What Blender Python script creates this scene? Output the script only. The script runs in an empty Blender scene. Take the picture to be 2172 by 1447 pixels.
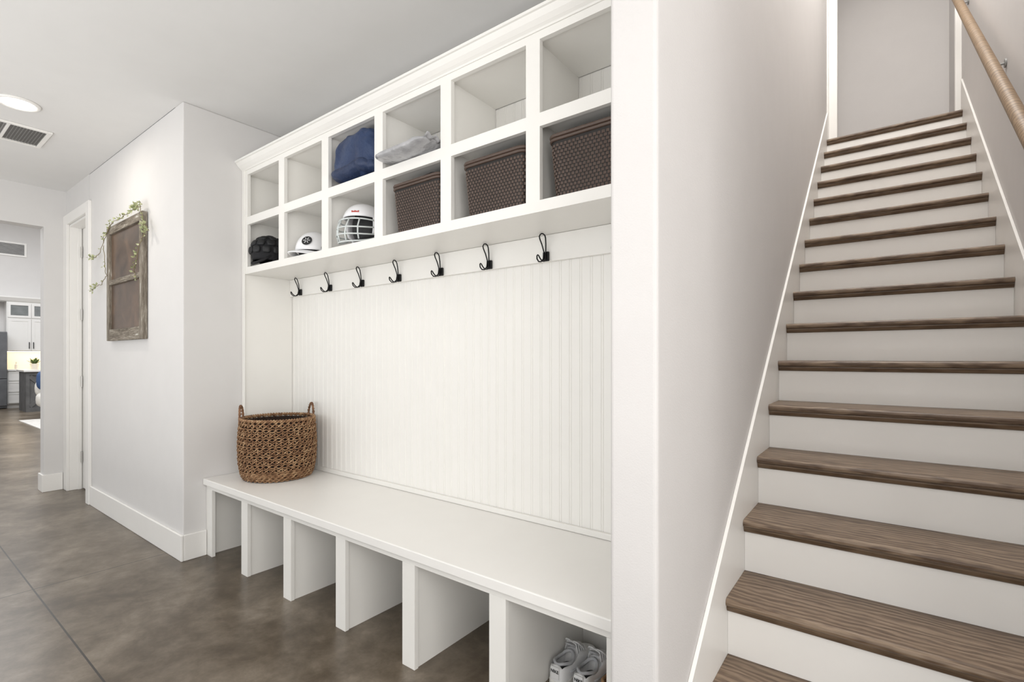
import bpy, bmesh, math, random
from mathutils import Vector, Matrix, noise
random.seed(7)
C = bpy.context.scene.collection
PI = math.pi
F, YAW, HZ, H = 1053.0, math.radians(37.05), 758.0, 1.2246
CS, SN = math.cos(YAW), math.sin(YAW)

# ------------------------------------------------------------------ materials
def lin(c):
    out = []
    for v in c:
        v = v/255.0
        out.append(v/12.92 if v <= 0.04045 else ((v+0.055)/1.055)**2.4)
    return (*out, 1.0)

def base_mat(name):
    m = bpy.data.materials.new(name); m.use_nodes = True
    nt = m.node_tree
    return m, nt, nt.nodes['Principled BSDF']

def tc(nt, scale=(1, 1, 1), out='Object', rnd=False):
    t = nt.nodes.new('ShaderNodeTexCoord'); mp = nt.nodes.new('ShaderNodeMapping')
    mp.inputs['Scale'].default_value = scale
    nt.links.new(t.outputs[out], mp.inputs['Vector'])
    if rnd:
        oi = nt.nodes.new('ShaderNodeObjectInfo'); mu = nt.nodes.new('ShaderNodeMath'); mu.operation = 'MULTIPLY'
        mu.inputs[1].default_value = 37.0
        nt.links.new(oi.outputs['Random'], mu.inputs[0]); nt.links.new(mu.outputs[0], mp.inputs['Location'])
    return mp.outputs['Vector']

def nz(nt, vec, scale, detail=4, rough=0.55, dist=0.0):
    n = nt.nodes.new('ShaderNodeTexNoise')
    n.inputs['Scale'].default_value = scale; n.inputs['Detail'].default_value = detail
    n.inputs['Roughness'].default_value = rough; n.inputs['Distortion'].default_value = dist
    nt.links.new(vec, n.inputs['Vector'])
    return n.outputs['Fac']

def ramp(nt, fac, stops):
    r = nt.nodes.new('ShaderNodeValToRGB')
    el = r.color_ramp.elements
    while len(el) < len(stops): el.new(0.5)
    for e, (p, c) in zip(el, stops):
        e.position = p; e.color = lin(c)
    nt.links.new(fac, r.inputs['Fac'])
    return r.outputs['Color']

def bumpit(nt, b, h, strength, dist=0.002):
    bp = nt.nodes.new('ShaderNodeBump'); bp.inputs['Strength'].default_value = strength
    bp.inputs['Distance'].default_value = dist
    nt.links.new(h, bp.inputs['Height']); nt.links.new(bp.outputs['Normal'], b.inputs['Normal'])

def mad(nt, x, k, y=None):
    a = nt.nodes.new('ShaderNodeMath'); a.operation = 'MULTIPLY_ADD' if y is not None else 'MULTIPLY'
    a.inputs[1].default_value = k; nt.links.new(x, a.inputs[0])
    if y is not None: nt.links.new(y, a.inputs[2])
    return a.outputs[0]

def paint(name, col, rough=0.5, bscale=0, bstr=0.0, metal=0.0, var=0, vscale=6, bdist=0.002):
    m, nt, b = base_mat(name)
    b.inputs['Roughness'].default_value = rough; b.inputs['Metallic'].default_value = metal
    v = tc(nt)
    f = nz(nt, v, vscale, 3)
    lo = tuple(max(0, x-var) for x in col); hi = tuple(min(255, x+var) for x in col)
    nt.links.new(ramp(nt, f, [(0.3, lo), (0.7, hi)]), b.inputs['Base Color'])
    if bscale: bumpit(nt, b, nz(nt, v, bscale, 3), bstr, bdist)
    return m

def emit(name, col, strength):
    m, nt, b = base_mat(name)
    b.inputs['Emission Color'].default_value = lin(col); b.inputs['Emission Strength'].default_value = strength
    return m

M = {}
M['wall'] = paint('wall_paint', (218, 216, 214), 0.75, 260, 0.06, var=1)
M['wall_tex'] = paint('wall_texture_paint', (212, 209, 207), 0.7, 210, 0.28, var=1)
M['stairwall'] = paint('stair_wall_paint', (214, 211, 209), 0.7, 230, 0.08, var=1)
M['ceil'] = paint('ceiling_paint', (225, 224, 222), 0.85, 200, 0.08, var=1)
M['white'] = paint('white_trim_paint', (239, 237, 233), 0.4, var=1)
M['white2'] = paint('white_cabinet_paint', (239, 237, 232), 0.42, var=1)
M['white_bench'] = paint('white_bench_paint', (241, 239, 235), 0.33, var=1)
M['kwhite'] = paint('kitchen_white', (232, 231, 228), 0.4, var=1)
M['black'] = paint('black_metal', (24, 24, 25), 0.42, metal=0.6, var=4)
M['blackcloth'] = paint('black_cloth', (22, 22, 25), 0.85, 90, 0.5, var=5)
M['blackpad'] = paint('black_pad', (26, 27, 29), 0.6, 120, 0.3, var=4)
M['steel'] = paint('steel', (158, 158, 156), 0.5, metal=0.2, var=6)
M['nickel'] = paint('nickel', (190, 188, 184), 0.35, metal=0.7, var=4)
M['darkgrille'] = paint('grille_dark', (122, 120, 118), 0.8, var=4)
M['basketbrown'] = paint('brown_plastic', (84, 68, 59), 0.4, var=5)
M['basketshade'] = paint('brown_plastic_shade', (28, 22, 19), 0.6, var=3)  # darker copy of the brown: shade in the weave gaps, put into the colour
M['navy'] = paint('navy_nylon', (36, 55, 90), 0.5, 18, 0.8, var=8, vscale=9, bdist=0.012)
M['navy2'] = paint('navy_nylon_dark', (30, 47, 80), 0.5, 26, 0.7, var=8, bdist=0.01)
M['pouch'] = paint('grey_plastic', (170, 170, 172), 0.14, 14, 1.0, var=18, vscale=10, bdist=0.014)
M['helmwhite'] = paint('helmet_white', (238, 238, 240), 0.2, var=1)
M['helmgrey'] = paint('face_cage_grey', (212, 218, 217), 0.35, var=4)
M['red'] = paint('red_print', (200, 92, 84), 0.5, var=3)
M['sole'] = paint('shoe_sole', (238, 236, 232), 0.6, var=3)
M['shoewhite'] = paint('shoe_leather', (240, 240, 240), 0.5, 150, 0.25, var=4)
M['shoegrey'] = paint('shoe_grey', (188, 189, 192), 0.7, 220, 0.5, var=8)
M['shoelining'] = paint('shoe_lining', (66, 66, 69), 0.9, 200, 0.4, var=8)
M['lace'] = paint('shoe_lace', (244, 244, 244), 0.8, 300, 0.4, var=3)
M['tan'] = paint('tan_leather', (166, 128, 90), 0.6, 140, 0.3, var=8)
M['tansole'] = paint('tan_sole', (206, 190, 165), 0.7, var=5)
M['vine'] = paint('vine_stem', (128, 116, 84), 0.8, var=10)
M['rug'] = paint('rug_wool', (206, 203, 198), 0.95, 60, 0.6, var=12, vscale=14)
M['blue'] = paint('blue_fabric', (58, 84, 126), 0.85, 120, 0.4, var=6)
M['cream'] = paint('cream_fabric', (226, 223, 216), 0.9, 120, 0.4, var=4)
M['pot'] = paint('pot_ceramic', (225, 222, 216), 0.4, var=3)
M['plant'] = paint('plant_green', (96, 120, 74), 0.6, var=20, vscale=40)
M['islandwood'] = paint('island_wood', (96, 96, 96), 0.55, 40, 0.2, var=10)
M['quartz'] = paint('quartz', (238, 237, 234), 0.2, var=3)
M['fridge'] = paint('stainless', (108, 110, 113), 0.35, metal=0.5, var=6)
M['glass'] = paint('cabinet_glass', (126, 130, 130), 0.1, var=12, vscale=5)
M['lens'] = emit('light_lens', (255, 244, 226), 9.0)
M['strip'] = emit('light_strip', (255, 226, 180), 6.0)

def leafmat():
    m, nt, b = base_mat('faux_leaves')
    f = nz(nt, tc(nt), 30, 2)
    nt.links.new(ramp(nt, f, [(0.3, (138, 147, 106)), (0.55, (174, 178, 136)), (0.75, (206, 205, 172))]), b.inputs['Base Color'])
    b.inputs['Roughness'].default_value = 0.7
    return m
M['leaf'] = leafmat()

def oak(name, stops, rough=0.45):
    m, nt, b = base_mat(name)
    w = nt.nodes.new('ShaderNodeTexWave'); w.wave_type = 'BANDS'; w.bands_direction = 'Y'
    w.inputs['Scale'].default_value = 12.0; w.inputs['Distortion'].default_value = 13.0
    w.inputs['Detail'].default_value = 3.0; w.inputs['Detail Scale'].default_value = 0.8; w.inputs['Detail Roughness'].default_value = 0.6
    nt.links.new(tc(nt, (0.35, 1, 1), rnd=True), w.inputs['Vector'])
    n1 = nz(nt, tc(nt, (2.2, 26, 26), rnd=True), 2.0, 6, 0.65, 0.8)
    n2 = nz(nt, tc(nt, (7, 170, 170), rnd=True), 2.0, 3, 0.6, 0.2)
    s = mad(nt, w.outputs['Fac'], 0.22, mad(nt, n1, 0.36, mad(nt, n2, 0.44)))
    nt.links.new(ramp(nt, s, stops), b.inputs['Base Color'])
    b.inputs['Roughness'].default_value = rough
    bumpit(nt, b, n2, 0.12, 0.001)
    return m
M['oak'] = oak('stained_oak', [(0.36, (84, 66, 51)), (0.48, (108, 89, 72)), (0.57, (124, 105, 86)), (0.72, (145, 126, 106))])
M['nosing'] = oak('stained_oak_edge', [(0.36, (80, 62, 45)), (0.5, (98, 79, 60)), (0.7, (116, 96, 76))])
M['rail'] = oak('rail_oak', [(0.36, (106, 85, 62)), (0.5, (130, 107, 81)), (0.7, (150, 127, 100))], 0.5)

def weathered(name, sc):
    m, nt, b = base_mat(name)
    n1 = nz(nt, tc(nt, sc), 6, 5, 0.6); n2 = nz(nt, tc(nt, sc), 26, 4, 0.65)
    s = mad(nt, n2, 0.5, mad(nt, n1, 0.5))
    nt.links.new(ramp(nt, s, [(0.36, (84, 76, 65)), (0.48, (119, 110, 98)), (0.56, (142, 134, 121)), (0.61, (162, 156, 146)), (0.64, (210, 208, 202))]), b.inputs['Base Color'])
    b.inputs['Roughness'].default_value = 0.85
    bumpit(nt, b, n2, 0.3, 0.002)
    return m
M['weathered_v'] = weathered('weathered_wood_upright', (6, 6, 0.7))
M['weathered_h'] = weathered('weathered_wood_level', (0.7, 6, 6))

def rust():
    m, nt, b = base_mat('rusted_pane')
    n1 = nz(nt, tc(nt), 5, 5, 0.6, 0.6)
    nt.links.new(ramp(nt, n1, [(0.3, (66, 54, 45)), (0.5, (88, 72, 60)), (0.7, (110, 88, 71))]), b.inputs['Base Color'])
    b.inputs['Roughness'].default_value = 0.28
    return m
M['rust'] = rust()

def straw(name, stops):
    m, nt, b = base_mat(name)
    n1 = nz(nt, tc(nt), 38, 3, 0.6); n2 = nz(nt, tc(nt, (1, 1, 1)), 240, 2)
    nt.links.new(ramp(nt, n1, stops), b.inputs['Base Color'])
    b.inputs['Roughness'].default_value = 0.7
    bumpit(nt, b, n2, 0.4, 0.002)
    return m
M['straw'] = straw('seagrass', [(0.3, (102, 70, 47)), (0.5, (142, 106, 74)), (0.68, (184, 152, 116))])
M['strawhandle'] = straw('seagrass_handle', [(0.3, (86, 56, 38)), (0.5, (120, 84, 58)), (0.68, (150, 114, 84))])
M['strawshade'] = paint('seagrass_shade', (46, 31, 21), 0.9, 120, 0.6, var=12, vscale=60)  # shade inside the woven basket, put into the colour

def concrete():
    m, nt, b = base_mat('stained_concrete')
    v = tc(nt)
    n1 = nz(nt, v, 1.7, 7, 0.62, 0.4); n2 = nz(nt, v, 9, 5, 0.65, 0.3); n3 = nz(nt, v, 60, 3, 0.6)
    s = mad(nt, n3, 0.07, mad(nt, n2, 0.33, mad(nt, n1, 0.60)))
    col = ramp(nt, s, [(0.36, (70, 60, 48)), (0.46, (92, 81, 67)), (0.54, (112, 101, 87)), (0.64, (138, 127, 113))])
    sx = nt.nodes.new('ShaderNodeSeparateXYZ'); nt.links.new(v, sx.inputs[0])
    def op(o, x, val):
        a = nt.nodes.new('ShaderNodeMath'); a.operation = o
        nt.links.new(x, a.inputs[0]); a.inputs[1].default_value = val
        return a.outputs[0]
    def cut(x, off, sp):
        t = op('ADD', x, -off + sp/2 + sp*10)
        t = op('MODULO', t, sp); t = op('SUBTRACT', t, sp/2); t = op('ABSOLUTE', t, 0)
        return op('LESS_THAN', t, 0.0035)
    cx_ = cut(sx.outputs['X'], -3.592, 3.05); cy_ = cut(sx.outputs['Y'], 0.568, 3.05)
    mx = nt.nodes.new('ShaderNodeMath'); mx.operation = 'MAXIMUM'
    nt.links.new(cx_, mx.inputs[0]); nt.links.new(cy_, mx.inputs[1])
    mix = nt.nodes.new('ShaderNodeMix'); mix.data_type = 'RGBA'
    nt.links.new(mx.outputs[0], mix.inputs[0]); nt.links.new(col, mix.inputs[6]); mix.inputs[7].default_value = lin((46, 41, 37))
    nt.links.new(mix.outputs[2], b.inputs['Base Color'])
    b.inputs['Roughness'].default_value = 0.30
    return m
M['concrete'] = concrete()

# ------------------------------------------------------------------ mesh helpers
def at(px, py, Y):
    q = (px-1086)/F
    X = Y*(q*CS-SN)/(CS+q*SN)
    d = -X*SN + Y*CS
    return Vector((X, Y, H + (HZ-py)*d/F))

def box(bm, x0, x1, y0, y1, z0, z1):
    vs = [bm.verts.new((x, y, z)) for z in (z0, z1) for y in (y0, y1) for x in (x0, x1)]
    for f in ((0, 2, 3, 1), (4, 5, 7, 6), (0, 1, 5, 4), (2, 6, 7, 3), (0, 4, 6, 2), (1, 3, 7, 5)):
        bm.faces.new([vs[i] for i in f])
    return vs

def tube(bm, pts, r, n=8, closed=False):
    pts = [Vector(p) for p in pts]; L = len(pts)
    rr = r if isinstance(r, (list, tuple)) else [r]*L
    rings = []; up = None
    for i in range(L):
        if closed: t = pts[(i+1) % L]-pts[i-1]
        else: t = pts[min(i+1, L-1)]-pts[max(i-1, 0)]
        if t.length < 1e-9: t = Vector((0, 0, 1))
        t.normalize()
        if up is None:
            up = Vector((0, 0, 1)) if abs(t.z) < 0.9 else Vector((1, 0, 0))
        a = up - t*up.dot(t)
        if a.length < 1e-6: a = t.orthogonal()
        a.normalize(); up = a; b = t.cross(a)
        rings.append([bm.verts.new(pts[i] + (a*math.cos(2*PI*k/n) + b*math.sin(2*PI*k/n))*rr[i]) for k in range(n)])
    for i in range(L if closed else L-1):
        A, B = rings[i], rings[(i+1) % L]
        for k in range(n): bm.faces.new((A[k], A[(k+1) % n], B[(k+1) % n], B[k]))
    if not closed:
        bm.faces.new(rings[0][::-1]); bm.faces.new(rings[-1])

def lathe(bm, prof, n=32, c=(0, 0, 0), cap=True):
    rings = []
    for r, z in prof:
        rings.append([bm.verts.new((c[0]+r*math.cos(2*PI*k/n), c[1]+r*math.sin(2*PI*k/n), c[2]+z)) for k in range(n)])
    for A, B in zip(rings, rings[1:]):
        for k in range(n): bm.faces.new((A[k], A[(k+1) % n], B[(k+1) % n], B[k]))
    if cap:
        bm.faces.new(rings[0][::-1]); bm.faces.new(rings[-1])

def prism(bm, poly, axis, a, b):
    def P(u, v, w): return {'x': (w, u, v), 'y': (u, w, v), 'z': (u, v, w)}[axis]
    A = [bm.verts.new(P(u, v, a)) for u, v in poly]; B = [bm.verts.new(P(u, v, b)) for u, v in poly]
    n = len(poly)
    for i in range(n): bm.faces.new((A[i], A[(i+1) % n], B[(i+1) % n], B[i]))
    bm.faces.new(A[::-1]); bm.faces.new(B)
    bmesh.ops.recalc_face_normals(bm, faces=bm.faces)

def spw(v, e): return math.copysign(abs(v)**e, v)

def sup(bm, c, r, e=(1, 1), nu=28, nv=16, f=None):
    c = Vector(c); rows = []
    for j in range(1, nv):
        ph = -PI/2 + PI*j/nv; row = []
        for i in range(nu):
            th = 2*PI*i/nu
            d = Vector((spw(math.cos(ph), e[1])*spw(math.cos(th), e[0])*r[0], spw(math.cos(ph), e[1])*spw(math.sin(th), e[0])*r[1], spw(math.sin(ph), e[1])*r[2]))
            if f: d = f(d)
            row.append(bm.verts.new(c+d))
        rows.append(row)
    d0 = Vector((0, 0, -r[2])); d1 = Vector((0, 0, r[2]))
    if f: d0, d1 = f(d0), f(d1)
    b0 = bm.verts.new(c+d0); b1 = bm.verts.new(c+d1)
    for A, B in zip(rows, rows[1:]):
        for i in range(nu): bm.faces.new((A[i], A[(i+1) % nu], B[(i+1) % nu], B[i]))
    for i in range(nu):
        bm.faces.new((b0, rows[0][(i+1) % nu], rows[0][i])); bm.faces.new((b1, rows[-1][i], rows[-1][(i+1) % nu]))

def B(): return bmesh.new()

def mk(name, bm, mat, parent=None, smooth=False, bevel=0.0, seg=2, world=True, solid=0.0, sub=0):
    me = bpy.data.meshes.new(name)
    if smooth or bevel: bmesh.ops.recalc_face_normals(bm, faces=bm.faces)
    bm.to_mesh(me); bm.free()
    me.materials.append(mat)
    if smooth:
        for p in me.polygons: p.use_smooth = True
    o = bpy.data.objects.new(name, me); C.objects.link(o)
    if parent is not None:
        o.parent = parent
        if world and parent.type == 'EMPTY': o.matrix_parent_inverse = Matrix.Translation(-parent.location)
    if solid:
        s = o.modifiers.new('Solidify', 'SOLIDIFY'); s.thickness = solid; s.offset = -1
    if bevel:
        bv = o.modifiers.new('Bevel', 'BEVEL'); bv.width = bevel; bv.segments = seg; bv.limit_method = 'ANGLE'
        bv.angle_limit = math.radians(40)
    if sub:
        s = o.modifiers.new('Subsurf', 'SUBSURF'); s.levels = sub; s.render_levels = sub
    return o

def bxs(name, mat, boxes, parent=None, bevel=0.0, world=True, seg=2):
    bm = B()
    for b in boxes: box(bm, *b)
    return mk(name, bm, mat, parent, bevel=bevel, world=world, seg=seg)

def tag(o, label, cat, group=None, kind=None):
    o['label'] = label; o['category'] = cat
    if group: o['group'] = group
    if kind: o['kind'] = kind
    return o

def thing(name, label, cat, loc=(0, 0, 0), group=None):
    o = bpy.data.objects.new(name, None); o.empty_display_size = 0.05
    C.objects.link(o); o.location = Vector(loc)
    return tag(o, label, cat, group)

def dup(root, loc, label, rz=0.0):
    r = root.copy(); C.objects.link(r); r.location = Vector(loc); r.rotation_euler = (0, 0, rz); r['label'] = label
    for ch in list(root.children):
        c = ch.copy(); C.objects.link(c); c.parent = r
        for g in list(ch.children):
            d = g.copy(); C.objects.link(d); d.parent = c
    return r

def struct(name, mat, boxes, bevel=0.0, seg=2):
    o = bxs(name, mat, boxes, bevel=bevel, seg=seg); o['kind'] = 'structure'
    return o
def structbm(name, mat, bm, **k):
    o = mk(name, bm, mat, **k); o['kind'] = 'structure'
    return o

# ------------------------------------------------------------------ setting
CZ = 2.764
PX0, PX1, PY = -0.579, -0.450, 1.19          # partition between lockers and stairs
RW = -3.376                                   # return wall face beside the lockers
struct('floor', M['concrete'], [(-17.5, 2.75, -4.3, 6.9, -0.1, 0)])
struct('ceiling', M['ceil'], [(-6.11, 2.6, -2.6, PY, CZ, CZ+0.1), (RW-0.124, PX0, PY, 2.0, CZ, CZ+0.1)])
struct('wall_partition', M['wall_tex'], [(PX0, PX1, PY, 6.6, 0, 5.5)], bevel=0.012, seg=4)
struct('wall_back', M['wall'], [(RW-0.124, PX0, 1.878, 2.0, 0, CZ)])
bm = B()
prism(bm, [(-5.35, PY), (RW, PY), (RW, 1.878), (RW-0.124, 1.878), (RW-0.124, 1.32), (-5.35, 1.32)], 'z', 0, CZ)
structbm('wall_left', M['wall'], bm, bevel=0.006, seg=3)
struct('wall_door_side', M['wall'], [(-6.11, -6.005, PY, 1.32, 0, CZ), (-6.005, -5.35, PY, 1.32, 2.44, CZ)])
struct('wall_opening', M['wall'], [(-6.25, -6.11, 1.037, 6.0, 0, 5.0), (-6.25, -6.11, -0.9, 1.037, 2.41, 5.0), (-6.25, -6.11, -4.2, -0.9, 0, 5.0)])
struct('wall_rear', M['wall'], [(-6.11, 2.7, -2.7, -2.6, 0, CZ)])
struct('wall_hall_end', M['wall'], [(2.6, 2.7, -2.6, PY, 0, CZ)])
struct('wall_right', M['stairwall'], [(0.498, 0.63, PY, 6.6, 0, 5.5)])
struct('wall_front', M['wall'], [(0.63, 2.7, PY, 1.32, 0, CZ)])
struct('wall_stair_top', M['stairwall'], [(PX0, 0.63, 6.6, 6.7, 3.0, 5.5)])
struct('wall_stair_front', M['stairwall'], [(PX0, 0.63, 1.09, PY, CZ+0.1, 5.5)])
struct('ceiling_stairwell', M['ceil'], [(PX0, 0.63, 1.09, 6.7, 5.5, 5.6)])
struct('floor_landing', M['oak'], [(PX1, 0.498, 5.62, 6.6, 3.08, 3.21)])
struct('ceiling_great_room', M['ceil'], [(-17.45, -6.25, -4.3, 6.1, 5.0, 5.1)])
struct('wall_kitchen', M['wall'], [(-17.45, -17.35, -4.2, 6.0, 0, 5.0)])
struct('wall_great_room_side', M['wall'], [(-17.45, -6.25, 6.0, 6.1, 0, 5.0)])
struct('wall_great_room_rear', M['wall'], [(-17.45, -6.25, -4.3, -4.2, 0, 5.0)])
# beadboard
bm = B(); xs = []
x = -3.352
xs.append((-3.375, 0.0))
x += 0.02
while x < PX0-0.03:
    for g in (0.0, 0.010):
        xs += [(x+g-0.0017, 0.0), (x+g, 0.0019), (x+g+0.0017, 0.0)]
    x += 0.0508
xs.append((PX0-0.002, 0.0))
prev = None
for (x, dy) in xs:
    cur = [bm.verts.new(v) for v in ((x, 1.866+dy, 0.477), (x, 1.866+dy, 2.418), (x, 1.8765, 2.418), (x, 1.8765, 0.477))]
    if prev:
        for k in range(4): bm.faces.new((prev[k], cur[k], cur[(k+1) % 4], prev[(k+1) % 4]))
    prev = cur
bmesh.ops.recalc_face_normals(bm, faces=bm.faces)
structbm('wall_beadboard', M['white2'], bm)
struct('trim_1', M['white2'], [(-3.3535, PX0-0.002, 1.846, 1.8655, 1.648, 1.766)], bevel=0.002)     # hook rail
struct('trim_2', M['white2'], [(-3.3535, PX0-0.002, 1.850, 1.8655, 0.4765, 0.503)], bevel=0.003)    # bead at bench
# baseboards
struct('baseboard_left', M['white'], [(-5.28, RW+0.015, 1.175, PY, 0, 0.156), (RW, RW+0.015, PY, 1.316, 0, 0.156)], bevel=0.004)
struct('baseboard_opening', M['white'], [(-6.11, -6.095, 1.022, 1.165, 0, 0.156), (-6.265, -6.11, 1.022, 1.037, 0, 0.156)], bevel=0.004)
struct('baseboard_partition', M['white'], [(PX0, PX1, 1.175, PY-0.0005, 0, 0.14)], bevel=0.003)
# closet door
struct('trim_3', M['white'], [(-5.37, -5.28, 1.168, PY, 0, 2.53), (-6.108, -5.985, 1.168, PY, 0, 2.53), (-5.985, -5.37, 1.168, PY, 2.44, 2.53),
        (-6.004, -5.985, PY, 1.32, 0, 2.44), (-5.37, -5.351, PY, 1.32, 0, 2.44), (-5.985, -5.37, PY, 1.32, 2.42, 2.44), (-5.985, -5.972, 1.245, 1.275, 0, 2.42)], bevel=0.003)
d = bxs('door_1', M['white'], [(-5.971, -5.372, 1.282, 1.318, 0.01, 2.418), (-5.89, -5.45, 1.277, 1.282, 0.25, 1.0), (-5.89, -5.45, 1.277, 1.282, 1.15, 2.25)], bevel=0.003)
d['kind'] = 'structure'
for z in (0.3, 1.0, 1.62, 2.2):
    bm = B(); tube(bm, [(-5.966, 1.272, z-0.05), (-5.966, 1.272, z+0.05)], 0.008, 8); mk('hinge', bm, M['nickel'], d)
# stair top casings
struct('trim_4', M['white'], [(PX1, -0.37, 5.54, 5.60, 3.21, 5.4), (PX1, -0.435, 5.48, 5.54, 3.21, 5.4)], bevel=0.004)
struct('trim_5', M['white'], [(0.455, 0.498, 5.54, 5.60, 3.21, 5.4)], bevel=0.004)

# ------------------------------------------------------------------ staircase
RUN, RISE = 0.254, 0.2006
def nose_y(k): return 1.783 + RUN*(k-2)
def nose_z(y): return RISE*2 + 0.003 + (y-1.783)*RISE/RUN
st = thing('staircase', 'straight staircase with stained oak treads and white risers', 'staircase', (0.02, 1.53, 0))
SX0, SX1 = -0.437, 0.485
def tread_poly(d):
    p = []
    for i in range(7):
        a = -PI/2 - PI*i/6
        p.append((0.014+0.014*math.cos(a), -0.014+0.014*math.sin(a)))
    return [(d, -0.028)] + p + [(d, 0)]
for k in range(1, 17):
    y = nose_y(k); z = RISE*k + 0.003
    dep = RUN + 0.03 if k < 16 else 0.285
    bm = B(); prism(bm, tread_poly(dep), 'x', SX0, SX1)
    t = mk('tread', bm, M['oak'], st, world=False)
    t.location = Vector((0, y, z)) - st.location
    bm = B(); prism(bm, [(0.012, -0.0285), (0.012, -0.034), (0.018, -0.046), (0.0235, -0.05), (0.029, -0.05), (0.029, -0.0285)], 'x', SX0, SX1)
    c = mk('nosing_moulding', bm, M['nosing'], t, world=False)
    zb = RISE*(k-1) + 0.003 if k > 1 else 0.0
    bxs('riser', M['white'], [(SX0, SX1, y+0.03, y+0.044, zb+0.0005, z-0.0285)], st)
for sx in ((PX1+0.0005, SX0-0.0005), (SX1+0.0005, 0.4975)):
    y0, y1 = 1.205, 5.475
    def tl(y): return nose_z(y)+0.19
    bm = B()
    prism(bm, [(y0, 0.0), (y0, tl(y0)), (y1, tl(y1)), (y1, tl(y1)-0.75), (y0+0.75, 0.0)], 'x', *sx)
    mk('skirt_board', bm, M['white'], st, bevel=0.002)

hr = thing('handrail', 'round oak handrail sloping up the right stair wall', 'handrail', (0.43, 1.4, nose_z(1.4)+0.95))
bm = B()
pts = [(0.43, y, nose_z(y)+0.95) for y in (1.4, 2.0, 3.0, 4.0, 5.0, 5.35)]
tube(bm, pts, 0.027, 20); mk('rail', bm, M['rail'], hr, smooth=True)
for y in (1.9, 3.62, 5.1):
    z = nose_z(y)+0.95
    bm = B(); tube(bm, [(0.4975, y, z-0.045), (0.490, y, z-0.045)], 0.022, 20)
    tube(bm, [(0.490, y, z-0.045), (0.462, y, z-0.046), (0.437, y, z-0.042), (0.432, y, z-0.026)], 0.0055, 10)
    mk('bracket', bm, M['steel'], hr, smooth=False)

# ------------------------------------------------------------------ upper cubby cabinet
FY, BY = 1.537, 1.864
Lk = [-3.311 + 0.456*k for k in range(6)]; OW = 0.393
X0, X1 = RW+0.002, PX0-0.002
Zb, Z1, Z2, Z3, Z4, Zt = 1.767, 1.81, 2.085, 2.135, 2.41, 2.44
cab = thing('cubby_cabinet', 'white built-in wall cabinet with two rows of open cubbies', 'cabinet', (-2, FY, Zb))
stl = [(X0, Lk[0])] + [(Lk[k]+OW, Lk[k+1]) for k in range(5)] + [(Lk[5]+OW, X1)]
fr = [(a, b, FY, FY+0.02, Zb, Zt) for a, b in stl]
for k in range(6):
    a, b = Lk[k], Lk[k]+OW
    for z0, z1 in ((Zb, Z1), (Z2, Z3), (Z4, Zt)): fr.append((a, b, FY, FY+0.02, z0, z1))
bxs('face_frame', M['white2'], fr, cab)
bm = B()
prism(bm, [(FY+0.02, 2.4405), (FY-0.004, 2.4405), (FY-0.008, 2.446), (FY-0.018, 2.453), (FY-0.032, 2.466), (FY-0.045, 2.484), (FY-0.052, 2.486), (FY-0.052, 2.497), (FY+0.02, 2.497)], 'x', X0, X1)
mk('crown_moulding', bm, M['white2'], cab)
bxs('top_panel', M['white2'], [(X0, X1, FY+0.02, BY, 2.42, Zt)], cab)
mids = [(stl[k][0]+stl[k][1])/2 for k in range(1, 6)]
bxs('side_panel', M['white2'], [(X0, RW+0.022, FY+0.02, BY, Zb, 2.42), (X0, RW+0.022, FY, BY, 0.477, Zb), (X0, RW+0.035, FY-0.006, FY, 0.477, 2.44)], cab, bevel=0.001)
bxs('side_panel', M['white2'], [(X1-0.02, X1, FY+0.02, BY, Zb, 2.42)], cab)
for m in mids: bxs('divider', M['white2'], [(m-0.012, m+0.012, FY+0.02, BY, Z1, 2.42)], cab)
edges = [(RW+0.022, mids[0]-0.012)] + [(mids[k]+0.012, mids[k+1]-0.012) for k in range(4)] + [(mids[4]+0.012, X1-0.02)]
for a, b in edges: bxs('shelf', M['white2'], [(a, b, FY+0.02, BY, Z3-0.02, Z3)], cab)
bxs('bottom_panel', M['white2'], [(RW+0.022, X1-0.02, FY+0.02, BY, Zb, Z1)], cab)

# ------------------------------------------------------------------ bench
bench = thing('storage_bench', 'long white built-in bench with open shoe cubbies below', 'bench', (-2, 1.3, 0))
bxs('bench_top', M['white_bench'], [(X0, X1, 1.298, 1.8655, 0.437, 0.4755)], bench, bevel=0.004)
bxs('apron', M['white2'], [(X0, X1, 1.318, 1.338, 0.410, 0.4365)], bench, bevel=0.001)
bs = [(X0, RW+0.08)] + [(c-0.036, c+0.036) for c in (-2.877, -2.420, -1.963, -1.508, -1.058)] + [(X1-0.07, X1)]
for i, (a, b) in enumerate(bs):
    bxs('stile', M['white2'], [(a, b, 1.318, 1.338, 0, 0.4098)], bench, bevel=0.001)
    c = (a+b)/2
    p = (X0, X0+0.02) if i == 0 else ((X1-0.02, X1) if i == 6 else (c-0.03, c+0.03))
    bxs('divider', M['white2'], [(*p, 1.3385, 1.862, 0, 0.4365)], bench)
bxs('back_panel', M['white2'], [(X0, X1, 1.8625, 1.877, 0, 0.4365)], bench)

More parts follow.
